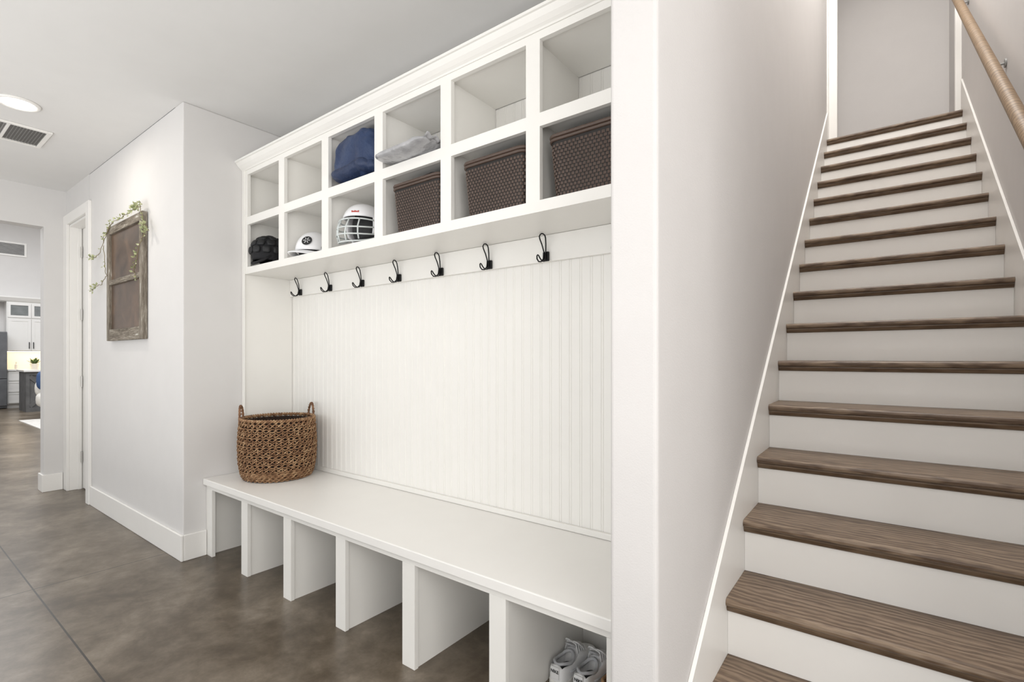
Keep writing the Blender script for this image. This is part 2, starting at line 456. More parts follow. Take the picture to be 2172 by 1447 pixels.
# ------------------------------------------------------------------ coat hooks
def hook_proto(loc, label):
    r = thing('coat_hook', label, 'hook', loc, 'coat hooks along the rail')
    bxs('mounting_plate', M['black'], [(-0.015, 0.015, -0.013, 0, -0.021, 0.021)], r, bevel=0.004, world=False)
    bm = B(); pts = []
    for x, y, z in ((-0.004, -0.016, -0.012), (-0.005, -0.017, 0.02), (-0.010, -0.024, 0.050), (-0.015, -0.034, 0.075), (-0.014, -0.039, 0.086), (-0.007, -0.0415, 0.0925), (0, -0.042, 0.094)):
        pts.append((x, y, z))
    pts = pts + [(-x, y, z) for x, y, z in pts[-2::-1]]
    tube(bm, pts, 0.0030, 8); mk('upper_wire', bm, M['black'], r, smooth=True, world=False)
    bm = B()
    pts = [(-0.006, -0.016, 0.01), (-0.006, -0.02, -0.012), (-0.008, -0.034, -0.026), (-0.009, -0.052, -0.028), (-0.008, -0.066, -0.018), (-0.004, -0.072, -0.006), (0, -0.073, -0.003)]
    pts = pts + [(-x, y, z) for x, y, z in pts[-2::-1]]
    tube(bm, pts, 0.0030, 8); mk('lower_wire', bm, M['black'], r, smooth=True, world=False)
    bm = B(); tube(bm, [(0, -0.013, 0.0), (0, -0.0165, 0.0)], 0.005, 10); mk('screw', bm, M['black'], r, world=False)
    return r
ords = ['leftmost black wire coat hook on the rail, below the black padded cap',
        'second black wire coat hook from the left end, below the white ball helmet',
        'third black wire coat hook from the left end of the rail',
        'fourth black wire coat hook from the left, below the face cage helmet',
        'fifth black wire coat hook from the left, below the basket holding black cloth',
        'sixth black wire coat hook from the left, below the stile between two baskets',
        'seventh black wire coat hook from the left, below the middle basket',
        'last black wire coat hook, mostly hidden behind the stair partition']
hx = [-3.205, -2.85, -2.517, -2.182, -1.852, -1.524, -1.2, -0.849]
h0 = hook_proto((hx[0], 1.8458, 1.669), ords[0])
for x, l in list(zip(hx, ords))[1:]: dup(h0, (x, 1.8458, 1.669), l)

# ------------------------------------------------------------------ brown storage baskets
def rrect(w, d, r, n=5):
    pts = []
    for cx, cy, a0 in ((w/2-r, d/2-r, 0), (-w/2+r, d/2-r, PI/2), (-w/2+r, -d/2+r, PI), (w/2-r, -d/2+r, 3*PI/2)):
        for i in range(n+1):
            a = a0 + PI/2*i/n; pts.append((cx+r*math.cos(a), cy+r*math.sin(a)))
    return pts
def basket_proto(loc, label):
    r = thing('storage_basket', label, 'basket', loc, 'brown baskets in the lower cubbies')
    W0, W1, D0, D1, HH = 0.295, 0.328, 0.24, 0.268, 0.226
    bm = B()
    def ring(w, d, z): return [bm.verts.new((x, y, z)) for x, y in rrect(w, d, 0.035)]
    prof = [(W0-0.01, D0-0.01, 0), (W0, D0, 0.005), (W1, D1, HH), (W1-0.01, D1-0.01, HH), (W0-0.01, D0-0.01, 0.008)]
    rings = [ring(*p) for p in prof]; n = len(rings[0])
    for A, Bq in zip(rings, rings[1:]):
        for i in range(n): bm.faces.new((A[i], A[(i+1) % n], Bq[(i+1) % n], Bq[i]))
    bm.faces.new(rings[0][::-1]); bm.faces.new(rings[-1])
    mk('body', bm, M['basketshade'], r, world=False)
    bm = B(); rows = 15
    for j in range(rows):
        z0 = 0.008 + (HH-0.036)*j/rows; hgt = (HH-0.036)/rows*0.80
        z1 = z0+hgt; zc = (z0+z1)/2; t = zc/HH
        w = W0+(W1-W0)*t; d = D0+(D1-D0)*t
        base = rrect(w, d, 0.035, 5); n = len(base); acc = [0]
        for i in range(n):
            a, b = base[i], base[(i+1) % n]; acc.append(acc[-1]+math.hypot(b[0]-a[0], b[1]-a[1]))
        tot = acc[-1]; N = 66
        def pt(s):
            s %= tot
            for i in range(n):
                if acc[i+1] >= s:
                    u = (s-acc[i])/max(1e-9, acc[i+1]-acc[i]); a, b = base[i], base[(i+1) % n]
                    tx, ty = b[0]-a[0], b[1]-a[1]; l = math.hypot(tx, ty)
                    return Vector((a[0]+(b[0]-a[0])*u, a[1]+(b[1]-a[1])*u, 0)), Vector((ty/l, -tx/l, 0))
        for i in range(N):
            s = tot*(i+(0.5 if j % 2 else 0))/N; ww = tot/N*0.70
            (a, na), (c, nc), (b, nb) = pt(s), pt(s+ww/2), pt(s+ww)
            q = []
            for (p, nn, o) in ((a, na, 0.0002), (c, nc, 0.0032), (b, nb, 0.0002)):
                q.append([bm.verts.new(Vector((p.x, p.y, zz))+nn*o) for zz in (z0, z1)])
            for A, Bq in zip(q, q[1:]): bm.faces.new((A[0], Bq[0], Bq[1], A[1]))
            bm.faces.new((q[0][1], q[1][1], q[2][1])); bm.faces.new((q[0][0], q[2][0], q[1][0]))
    mk('weave', bm, M['basketbrown'], r, world=False)
    bm = B(); tube(bm, [(x, y, HH) for x, y in rrect(W1, D1, 0.035, 6)], 0.0075, 8, closed=True)
    tube(bm, [(x, y, HH-0.014) for x, y in rrect(W1, D1, 0.035, 6)], 0.0065, 8, closed=True)
    mk('rim', bm, M['basketbrown'], r, smooth=True, world=False)
    return r
bk = basket_proto((-1.726, 1.682, Z1+0.001), 'brown woven plastic basket with black cloth poking out the top')
dup(bk, (-1.269, 1.682, Z1+0.001), 'brown woven plastic basket in the middle cubby, second from the right')
dup(bk, (-0.838, 1.682, Z1+0.001), 'brown woven plastic basket in the rightmost cubby beside the partition')
bm = B()
def fcl(d):
    n = noise.noise(d*16)*0.012
    return Vector((d.x, d.y, d.z*(0.6+0.5*(d.x/0.12+0.3)))) + Vector((n, n, n))
sup(bm, (-1.71, 1.648, Z1+0.230), (0.122, 0.085, 0.042), (0.6, 0.8), 30, 16, fcl)
tag(mk('folded_cloth', bm, M['blackcloth'], smooth=True), 'black folded cloth stuffed in the top of a brown basket', 'cloth')

# ------------------------------------------------------------------ helmets
def fh():
    r = thing('football_helmet', 'white sports helmet with grey face cage and red marking', 'helmet', (-2.262, 1.672, Z1+0.121))
    bm = B(); sup(bm, (0, 0, 0), (0.106, 0.128, 0.12), (1, 0.92), 40, 26)
    dl = []
    for f in bm.faces:
        c = f.calc_center_median()
        if c.z < -0.098 or (c.y < -0.032 and c.z < 0.03) or (c.y < -0.01 and c.z < -0.06): dl.append(f)
    bmesh.ops.delete(bm, geom=dl, context='FACES')
    mk('shell', bm, M['helmwhite'], r, smooth=True, world=False, solid=0.007)
    bm = B(); sup(bm, (0, 0.03, 0.0), (0.09, 0.088, 0.104), (1, 0.92), 24, 16); mk('padding', bm, M['blackpad'], r, smooth=True, world=False)
    bm = B()
    def arc(z, yf, xs, ys, zs=None):
        pts = []
        for i in range(15):
            a = -1+2*i/14
            zz = z if zs is None else z+(zs-z)*abs(a)**3
            pts.append((xs*math.sin(a*PI/2), ys+(yf-ys)*math.cos(a*PI/2), zz))
        return pts
    R = 0.0040
    tube(bm, arc(0.012, -0.142, 0.108, -0.03), R, 8)
    tube(bm, arc(-0.035, -0.163, 0.110, -0.02, -0.02), R, 8)
    tube(bm, arc(-0.072, -0.168, 0.110, -0.015, -0.055), R, 8)
    tube(bm, arc(-0.108, -0.155, 0.106, -0.02, -0.07), R, 8)
    for x in (-0.028, 0.028): tube(bm, [(x, -0.138, 0.012), (x, -0.160, -0.035), (x*0.9, -0.165, -0.072), (x*0.8, -0.153, -0.108)], R, 8)
    for x in (-0.075, 0.075): tube(bm, [(x, -0.112, 0.012), (x, -0.125, -0.03), (x, -0.125, -0.066), (x, -0.118, -0.095)], R, 8)
    mk('face_cage', bm, M['helmgrey'], r, smooth=True, world=False)
    bm = B()
    for i in range(7):
        a = 0.24+0.055*i; ph = 0.42
        p = Vector((0.1075*math.cos(ph)**0.92*math.sin(a), -0.1295*math.cos(ph)**0.92*math.cos(a), 0.121*math.sin(ph)**0.92))
        box(bm, p.x-0.0013, p.x+0.0013, p.y-0.002, p.y+0.004, p.z-0.004, p.z+(0.003 if i % 3 else 0.006))
    mk('marking', bm, M['red'], r, world=False)
    for s in (-1, 1):
        bm = B(); tube(bm, [(0.103*s, -0.03, -0.01), (0.113*s, -0.034, -0.01)], 0.009, 12)
        mk('cage_clip', bm, M['helmgrey'], r, world=False)
    r.rotation_euler = (0, 0, math.radians(8))
fh()
def bh():
    r = thing('ball_helmet', 'white ball helmet with short bill and round black emblem', 'helmet', (-2.722, 1.66, Z1+0.001))
    bm = B(); sup(bm, (0, 0, 0.036), (0.1, 0.118, 0.124), (1, 1), 36, 24)
    dl = []
    for f in bm.faces:
        c = f.calc_center_median()
        lim = 0.012 if c.y > -0.03 else 0.035
        if c.z < lim: dl.append(f)
    bmesh.ops.delete(bm, geom=dl, context='FACES')
    mk('shell', bm, M['helmwhite'], r, smooth=True, world=False, solid=0.006)
    bm = B(); rows = []
    for j in range(6):
        row = []
        for i in range(13):
            a = math.radians(-68+136*i/12); t = j/5
            rx, ry = 0.098, 0.114+0.055*t*math.cos(a*0.9)
            row.append(bm.verts.new((rx*math.sin(a)*(1+0.04*t), -ry*math.cos(a), 0.036-0.018*t - 0.012*math.sin(a)**2)))
        rows.append(row)
    for A, Bq in zip(rows, rows[1:]):
        for i in range(12): bm.faces.new((A[i], A[i+1], Bq[i+1], Bq[i]))
    mk('bill', bm, M['helmwhite'], r, smooth=True, world=False, solid=0.006)
    bm = B(); sup(bm, (0, 0.005, 0.02), (0.088, 0.1, 0.09), (1, 1), 24, 14)
    dl = [f for f in bm.faces if f.calc_center_median().z < 0.003]
    bmesh.ops.delete(bm, geom=dl, context='FACES'); mk('lining', bm, M['blackpad'], r, smooth=True, world=False)
    nrm = Vector((math.sin(0.62)*math.cos(0.42), -math.cos(0.62)*math.cos(0.42), math.sin(0.42)))
    c = Vector((nrm.x*0.1, nrm.y*0.118, 0.036+nrm.z*0.124)) + nrm*0.0015
    u = Vector((0, 0, 1)).cross(nrm).normalized(); v = nrm.cross(u)
    def em(rad, off):
        return [c + nrm*off + (u*math.cos(2*PI*k/24)+v*math.sin(2*PI*k/24))*rad - nrm*(rad*rad/0.24) for k in range(24)]
    bm = B(); ctr = bm.verts.new(c+nrm*0.003); r1 = [bm.verts.new(p) for p in em(0.018, 0.003)]; r2 = [bm.verts.new(p) for p in em(0.030, 0.003)]
    for k in range(24):
        bm.faces.new((ctr, r1[k], r1[(k+1) % 24])); bm.faces.new((r1[k], r2[k], r2[(k+1) % 24], r1[(k+1) % 24]))
    e = mk('emblem', bm, M['blackpad'], r, world=False)
    bm = B()
    for k in range(6):
        a = PI*k/6*2
        tube(bm, [c+nrm*0.004+(u*math.cos(a)+v*math.sin(a))*0.006, c+nrm*0.0035+(u*math.cos(a)+v*math.sin(a))*0.020-nrm*0.0012], 0.0017, 6)
    mk('emblem_star', bm, M['helmwhite'], e, world=False)
    bm = B(); tube(bm, [(0.1, -0.01, 0.05), (0.105, -0.01, 0.05)], 0.016, 16); mk('ear_hole_plug', bm, M['blackpad'], r, world=False)
bh()
def pc():
    r = thing('padded_helmet_cap', 'black padded soft helmet cover in the leftmost lower cubby', 'helmet cover', (-3.205, 1.625, Z1+0.001))
    bm = B(); sup(bm, (0, 0, 0.085), (0.097, 0.108, 0.105), (1, 0.9), 30, 20)
    bmesh.ops.delete(bm, geom=[f for f in bm.faces if f.calc_center_median().z < 0.035 and f.calc_center_median().y < -0.02 or f.calc_center_median().z < 0.008], context='FACES')
    mk('shell', bm, M['blackcloth'], r, smooth=True, world=False, solid=0.01)
    bm = B()
    for lat, cnt in ((0.1, 11), (0.55, 10), (1.0, 6), (1.45, 1)):
        for k in range(cnt):
            th = 2*PI*(k+(0.5 if lat == 0.55 else 0))/cnt
            n = Vector((math.cos(lat)*math.cos(th), math.cos(lat)*math.sin(th), math.sin(lat)))
            p = Vector((n.x*0.099, n.y*0.110, 0.085+n.z*0.105))
            q = n.to_track_quat('Z', 'Y')
            b2 = B(); sup(b2, (0, 0, 0), (0.025, 0.022, 0.013), (0.6, 0.8), 14, 8)
            for vv in b2.verts: vv.co = q @ vv.co + p
            me = bpy.data.meshes.new('t'); b2.to_mesh(me); b2.free(); bm.from_mesh(me); bpy.data.meshes.remove(me)
    mk('padding', bm, M['blackpad'], r, smooth=True, world=False)
    bm = B()
    for s in (-1, 1): tube(bm, [(0.085*s, -0.03, 0.06), (0.07*s, -0.07, 0.03), (0.03*s, -0.095, 0.014), (0, -0.1, 0.01)], 0.008, 8)
    mk('strap', bm, M['blackcloth'], r, smooth=True, world=False)
pc()

# ------------------------------------------------------------------ navy bag and grey pouch
nb = thing('padded_bag', 'navy blue puffy quilted item stuffed in the upper cubby', 'bag', (-2.2, 1.69, Z3))
bm = B()
def fnb(d):
    t = (d.z+0.13)/0.26
    tap = 1-0.12*t**2
    puff = 0.955+0.05*abs(math.sin((d.z+0.121+0.02*math.sin(d.x*14))/0.242*PI*2.5))
    n = noise.noise(Vector((d.x*16, d.y*16, d.z*6)))*0.012 + noise.noise(d*30+Vector((3, 1, 2)))*0.006
    dd = Vector((d.x*tap*puff + 0.006*t, d.y*(1-0.08*t)*puff, d.z + 0.010*(d.x/0.17)*t))
    return dd + dd.normalized()*n
sup(bm, (-2.2045, 1.676, Z3+0.138), (0.186, 0.158, 0.121), (0.48, 0.46), 80, 56, fnb)
mk('body', bm, M['navy'], nb, smooth=True)
bm = B()
def fq(d):
    th = math.atan2(d.y, d.x)
    puff = 1-0.06*(1-abs(math.sin(th*8)))**2
    n = noise.noise(d*24)*0.005
    return Vector((d.x*puff, d.y*puff, d.z + 0.008*math.sin(d.x*22))) + d.normalized()*n
sup(bm, (-2.2035, 1.678, Z3+0.057), (0.187, 0.174, 0.046), (0.44, 0.78), 96, 18, fq)
mk('quilted_fold', bm, M['navy2'], nb, smooth=True)
po = thing('plastic_pouch', 'crumpled grey plastic pouch lying in the upper cubby', 'pouch', (-1.765, 1.62, Z3))
bm = B()
def fpp(d):
    ex = min(1, abs(d.x)/0.185)
    n = abs(noise.noise(Vector((d.x*9, d.y*9, 1))))*0.020+abs(noise.noise(Vector((d.x*24, d.y*24, d.z*10))))*0.006
    lift = 0.012*max(0, (d.x/0.185))**2
    return Vector((d.x, d.y+0.012*noise.noise(Vector((d.x*9, 4, 0))), d.z*(1-0.6*ex**3) + lift + n*(0.2+0.8*(d.z > 0))))
sup(bm, (-1.757, 1.625, Z3+0.027), (0.178, 0.172, 0.026), (0.35, 0.8), 80, 24, fpp)
mk('body', bm, M['pouch'], po, smooth=True)
bm = B()
prev = None
for i in range(25):
    t = i/24; y = 1.47+0.30*t
    a = bm.verts.new((-1.585, y, Z3+0.038+0.005*math.sin(i*1.7))); b = bm.verts.new((-1.563, y, Z3+0.050+0.008*math.sin(i*1.7+0.6)))
    if prev: bm.faces.new((prev[0], a, b, prev[1]))
    prev = (a, b)
mk('sealed_edge', bm, M['pouch'], po, smooth=True, solid=0.002)

# ------------------------------------------------------------------ woven basket on the bench
wb = thing('woven_basket', 'round woven seagrass basket with two loop handles on the bench', 'basket', (-3.075, 1.616, 0.4765))
HB = 0.37
def rb(z):
    pr = [(0, 0.198), (0.03, 0.214), (0.1, 0.226), (0.2, 0.2305), (0.3, 0.226), (0.37, 0.219)]
    for (a, ra), (b, rb_) in zip(pr, pr[1:]):
        if z <= b: return ra+(rb_-ra)*(z-a)/(b-a)
    return pr[-1][1]
N = 40
bm = B()
zr = [0.010, 0.024, 0.038, 0.052, 0.072] + [0.072+0.0265*k for k in range(1, 11)] + [0.352]
for j, z in enumerate(zr):
    R = rb(z)-0.008
    amp = 0.0055 if j < 4 else 0.0105
    for s in (0, 1):
        p = []
        for i in range(N*6):
            th = 2*PI*i/(N*6); a = N/2*th + s*PI + (PI/2)*(j % 2)
            jit = 0.0016*noise.noise(Vector((th*9, z*60, s*7.0)))
            rr = R + 0.005*math.cos(a)+jit; zz = z + amp*math.sin(a) + jit*1.5
            p.append((rr*math.cos(th), rr*math.sin(th), zz))
        tube(bm, p, 0.0039, 6, closed=True)
mk('weave', bm, M['straw'], wb, smooth=True, world=False)
bm = B()
for k in range(N):
    p = []
    for i in range(24):
        z = 0.006+(HB-0.012)*i/23
        th = 2*PI*(k+0.5)/N + 0.02*math.sin(z/0.053*PI + k*PI)
        rr = rb(z)-0.010
        p.append((rr*math.cos(th), rr*math.sin(th), z))
    tube(bm, p, 0.0034, 5)
mk('stakes', bm, M['straw'], wb, smooth=True, world=False)
bm = B()
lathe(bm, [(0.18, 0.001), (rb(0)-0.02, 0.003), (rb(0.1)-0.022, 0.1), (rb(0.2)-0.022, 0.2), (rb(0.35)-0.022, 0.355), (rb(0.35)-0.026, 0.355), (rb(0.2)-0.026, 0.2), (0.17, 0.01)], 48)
mk('inner_shade', bm, M['strawshade'], wb, smooth=False, world=False)  # shell added behind the weave, coloured dark to stand for interior shade
bm = B()
for dz, s in ((0, 0), (0.004, 1)):
    p = []
    for i in range(160):
        th = 2*PI*i/160; a = 40*th+s*PI
        rr = rb(HB)-0.008+0.006*math.cos(a); p.append((rr*math.cos(th), rr*math.sin(th), HB-0.004+0.006*math.sin(a)))
    tube(bm, p, 0.006, 6, closed=True)
mk('rim', bm, M['straw'], wb, smooth=True, world=False)
va = math.atan2(1.616, -3.075)
for s in (1, -1):
    th0 = va + s*PI/2 + (0.34 if s == -1 else -0.16)
    bm = B()
    for ph in (0, PI):
        p = []
        for i in range(41):
            t = i/40; a = PI*t
            thh = th0 + 0.20*math.cos(a); rr = rb(HB)-0.006
            c = Vector((rr*math.cos(thh), rr*math.sin(thh), HB-0.03+0.105*math.sin(a)**0.8))
            p.append(c + Vector((math.cos(th0), math.sin(th0), 0))*0.0038*math.cos(t*40+ph) + Vector((0, 0, 1))*0.0038*math.sin(t*40+ph))
        tube(bm, p, 0.005, 6)
    mk('handle', bm, M['strawhandle'], wb, smooth=True, world=False)

# ------------------------------------------------------------------ shoes
ST = [(0.0, 0.016, 0.066), (0.003, 0.0235, 0.078), (0.010, 0.030, 0.086), (0.022, 0.034, 0.089), (0.04, 0.0365, 0.085), (0.065, 0.037, 0.078), (0.09, 0.0375, 0.079), (0.112, 0.039, 0.088),
      (0.128, 0.040, 0.091), (0.15, 0.0415, 0.084), (0.18, 0.043, 0.072), (0.21, 0.044, 0.060), (0.24, 0.041, 0.051), (0.262, 0.033, 0.044), (0.276, 0.020, 0.037), (0.281, 0.009, 0.032)]
def stat(y):
    for (a, w, h), (b, w2, h2) in zip(ST, ST[1:]):
        if a <= y <= b:
            t = (y-a)/(b-a); return w+(w2-w)*t, h+(h2-h)*t
def shoe(loc, rz, label, up, sole, accent, lacem, text, group):
    r = thing('sneaker', label, 'shoe', loc, group)
    bm = B(); MM = 25; rings = []
    for (y, w, h) in ST:
        row = []
        for i in range(MM):
            t = PI*i/(MM-1); cx = -math.cos(t); sx = math.sin(t)
            bul = 1+0.05*math.sin(t*2)**2
            xx = w*spw(cx, 0.8)*bul; zz = 0.02+(h-0.02)*max(sx, 0)**0.55
            if 0.012 < y < 0.115 and abs(xx) < 0.72*w: zz = 0.034
            row.append(bm.verts.new((xx, y, zz)))
        rings.append(row)
    for A, Bq in zip(rings, rings[1:]):
        for i in range(MM-1): bm.faces.new((A[i], A[i+1], Bq[i+1], Bq[i]))
    bm.faces.new(rings[0]); bm.faces.new(rings[-1][::-1])
    mk('upper', bm, up, r, smooth=True, world=False)
    # padded collar ring
    bm = B(); cp = []
    for k in range(28):
        a = 2*PI*k/28; y = 0.064+0.050*math.sin(a); w, h = stat(max(0.004, y))
        cp.append((min(0.029, w*0.80)*math.cos(a), y, h-0.004 if y < 0.1 else h-0.002))
    tube(bm, cp, 0.0062, 8, closed=True); mk('collar', bm, accent, r, smooth=True, world=False)
    pl = [(-w-0.002, y) for y, w, h in ST] + [(w+0.002, y) for y, w, h in ST[::-1]]
    pl = [(x, y-0.003 if y == 0 else y+0.003 if y > 0.28 else y) for x, y in pl]
    bm = B(); prism(bm, pl, 'z', 0.0, 0.029); mk('sole', bm, sole, r, world=False, bevel=0.006, seg=3)
    bm = B()
    ring = [bm.verts.new((0.0245*math.cos(a), 0.064+0.046*math.sin(a), 0.046)) for a in [2*PI*k/24 for k in range(24)]]
    bm.faces.new(ring); mk('lining', bm, M['shoelining'], r, world=False, solid=0.008)
    # tongue, a curved padded flap
    bm = B()
    def ft(d): return Vector((d.x, d.y, d.z - 0.55*d.y*0.9 - 5.0*d.x*d.x))
    sup(bm, (0, 0.136, 0.100), (0.0215, 0.042, 0.0075), (0.6, 0.8), 24, 10, ft)
    mk('tongue', bm, accent, r, smooth=True, world=False)
    bm = B()
    def tz(y): return 0.100-0.495*(y-0.136)+0.0075
    for i in range(5):
        y = 0.116+0.016*i
        w, h = stat(y)
        tube(bm, [(-0.027, y+0.002, h-0.007), (-0.018, y+0.002, max(h-0.001, tz(y)-0.003)), (0, y+0.004, max(h, tz(y))+0.002), (0.018, y+0.005, max(h-0.001, tz(y)-0.003)), (0.027, y+0.004, h-0.007)], 0.0032, 6)
    for s in (-1, 1):
        y = 0.124; z = tz(y)+0.003
        tube(bm, [(0, y, z), (0.012*s, y-0.004, z+0.007), (0.026*s, y-0.001, z+0.004), (0.035*s, y+0.008, z-0.008), (0.029*s, y+0.013, z-0.010), (0.014*s, y+0.007, z-0.002), (0, y+0.001, z+0.002)], 0.0027, 6)
        tube(bm, [(0, y, z), (0.012*s, y+0.014, z-0.004), (0.026*s, y+0.026, z-0.018), (0.036*s, y+0.030, z-0.032)], 0.0025, 6)
    mk('laces', bm, lacem, r, smooth=True, world=False)
    for s in (-1, 1):
        bm = B()
        tube(bm, [(0.0365*s, 0.05, 0.050), (0.038*s, 0.09, 0.043), (0.0405*s, 0.14, 0.043), (0.042*s, 0.18, 0.050)], 0.004, 6)
        mk('side_stripe', bm, accent, r, smooth=True, world=False)
    bm = B(); box(bm, -0.0175, 0.0175, -0.0035, 0.004, 0.036, 0.080)
    tab = mk('heel_tab', bm, up, r, world=False, bevel=0.003, seg=3)
    if text:
        cu = bpy.data.curves.new('lettering', 'FONT'); cu.body = 'NIKE'; cu.size = 0.0155; cu.align_x = 'CENTER'; cu.extrude = 0.0006; cu.offset = 0.0003
        to = bpy.data.objects.new('tmp_text', cu); C.objects.link(to)
        bpy.context.view_layer.update()
        me = bpy.data.meshes.new_from_object(to)
        bpy.data.objects.remove(to)
        me.materials.clear(); me.materials.append(M['blackpad'])
        o = bpy.data.objects.new('lettering', me); C.objects.link(o); o.parent = tab
        o.rotation_euler = (PI/2, 0, 0); o.location = (0, -0.0042, 0.060)
    r.rotation_euler = (0, 0, rz)
    return r
shoe((-0.978, 1.560, 0.0005), math.radians(0), 'left white sneaker with grey tongue, next to the cubby divider', M['shoewhite'], M['sole'], M['shoegrey'], M['lace'], True, 'shoes under the bench')
shoe((-0.882, 1.566, 0.0005), math.radians(-1), 'right white sneaker with loose laces, between its mate and a tan shoe', M['shoewhite'], M['sole'], M['shoegrey'], M['lace'], True, 'shoes under the bench')
shoe((-0.780, 1.560, 0.0005), math.radians(-2), 'tan shoe at the partition end of the bench cubby', M['tan'], M['tansole'], M['tan'], M['lace'], False, 'shoes under the bench')

# ------------------------------------------------------------------ old window sash and garland on the left wall
sx0, sx1, sz0, sz1 = -4.735, -3.965, 1.348, 2.205
sash = thing('window_sash', 'weathered old window sash with two rusty brown panes hung on wall', 'wall decor', (-4.35, 1.185, sz0))
fw = 0.058
bxs('stile', M['weathered_v'], [(sx0, sx0+fw, 1.155, 1.187, sz0, sz1)], sash, bevel=0.003)
bxs('stile', M['weathered_v'], [(sx1-fw, sx1, 1.155, 1.187, sz0, sz1)], sash, bevel=0.003)
for z0, z1 in ((sz0, sz0+0.085), (1.765, 1.802), (sz1-0.058, sz1)):
    bxs('rail', M['weathered_h'], [(sx0+fw, sx1-fw, 1.157, 1.187, z0, z1)], sash, bevel=0.003)
bxs('pane', M['rust'], [(sx0+fw, sx1-fw, 1.172, 1.178, 1.802, sz1-0.058)], sash)
bxs('pane', M['rust'], [(sx0+fw, sx1-fw, 1.172, 1.178, sz0+0.085, 1.765)], sash)
gar = thing('garland', 'faux greenery garland draped over the top of the old window sash', 'garland', (-4.35, 1.15, sz1))
paths = [[(300, 437), (285, 443), (268, 455), (252, 466), (240, 470), (228, 490), (220, 515)],
         [(296, 436), (304, 460), (306, 490), (296, 520), (290, 550), (284, 575), (292, 592)],
         [(240, 468), (222, 500), (214, 535), (203, 546), (194, 548)],
         [(220, 520), (222, 555), (226, 585), (215, 603), (203, 608), (196, 617)],
         [(285, 443), (292, 437), (298, 430)], [(304, 470), (312, 482), (316, 490)]]
bmv = B(); bml = B()
for pi, pth in enumerate(paths):
    P = [at(px, py, 1.1495) for px, py in pth]
    fine = []
    for a, b in zip(P, P[1:]):
        for k in range(6): fine.append(a.lerp(b, k/6) + Vector((0, random.uniform(-0.006, 0.004), random.uniform(-0.004, 0.004))))
    fine.append(P[-1])
    tube(bmv, fine, 0.0022, 5)
    dens = [2, 1, 1, 1, 3, 3][pi]
    for i, p in enumerate(fine):
        end = i > len(fine)*0.7
        if pi == 0: cnt = 3 if i < 18 else 1
        elif pi == 1: cnt = 3 if (4 < i < 12 or 20 < i < 28) else (1 if random.random() < 0.5 else 0)
        elif pi in (2, 3): cnt = 4 if end else (1 if random.random() < 0.25 else 0)
        else: cnt = dens
        for _ in range(cnt):
            dirv = Vector((random.uniform(-1, 1), random.uniform(-1.0, 0.05), random.uniform(-1, 0.8))).normalized()
            side = dirv.cross(Vector((random.uniform(-1, 1), random.uniform(-1, 1), random.uniform(-1, 1)))).normalized()
            L = random.uniform(0.014, 0.026); Wd = L*0.34
            q = p + dirv*random.uniform(0.0, 0.018)
            nn = dirv.cross(side)*Wd*0.3
            pts_ = [q, q+dirv*L*0.45+side*Wd+nn, q+dirv*L, q+dirv*L*0.45-side*Wd+nn]
            if max(v.y for v in pts_) > 1.1545: continue
            vs = [bml.verts.new(v) for v in pts_]; mid = bml.verts.new(q+dirv*L*0.5)
            bml.faces.new((vs[0], vs[1], mid)); bml.faces.new((vs[1], vs[2], mid)); bml.faces.new((vs[2], vs[3], mid)); bml.faces.new((vs[3], vs[0], mid))
mk('vine', bmv, M['vine'], gar, smooth=True); mk('leaves', bml, M['leaf'], gar)

# ------------------------------------------------------------------ ceiling fittings
dl = thing('recessed_light', 'round lit recessed ceiling downlight', 'ceiling light', (-4.192, 0.595, CZ-0.012))
bm = B(); lathe(bm, [(0.080, 0.0118), (0.104, 0.0118), (0.103, 0.004), (0.094, 0.0), (0.082, 0.003), (0.080, 0.0118)], 48, cap=False); mk('trim_ring', bm, M['white'], dl, smooth=True, world=False)
bm = B(); lathe(bm, [(0.079, 0.004), (0.079, 0.0118)], 48); mk('lens', bm, M['lens'], dl, world=False)
vt = thing('ceiling_vent', 'square white ceiling air return grille with grey louvres', 'air vent', (-4.755, 0.61, CZ-0.012))
vx0, vx1, vy0, vy1 = -4.95, -4.56, 0.40, 0.82
zc0, zc1 = CZ-0.012, CZ-0.0005
bxs('frame', M['white'], [(vx0, vx1, vy0, vy0+0.025, zc0, zc1), (vx0, vx1, vy1-0.025, vy1, zc0, zc1), (vx0, vx0+0.025, vy0+0.025, vy1-0.025, zc0, zc1), (vx1-0.025, vx1, vy0+0.025, vy1-0.025, zc0, zc1),
                          (vx0+0.025, vx1-0.025, 0.602, 0.618, zc0, zc1)], vt, bevel=0.002)
bxs('backing', M['darkgrille'], [(vx0+0.025, vx1-0.025, vy0+0.025, vy1-0.025, CZ-0.003, CZ-0.001)], vt)
bm = B()
for k in range(24):
    y = vy0+0.03+(vy1-vy0-0.06)*k/23
    if 0.597 < y < 0.623: continue
    vs = [(vx0+0.025, y, CZ-0.010), (vx1-0.025, y, CZ-0.010), (vx1-0.025, y+0.007, CZ-0.004), (vx0+0.025, y+0.007, CZ-0.004)]
    bm.faces.new([bm.verts.new(v) for v in vs])
mk('louvre', bm, M['steel'], vt)

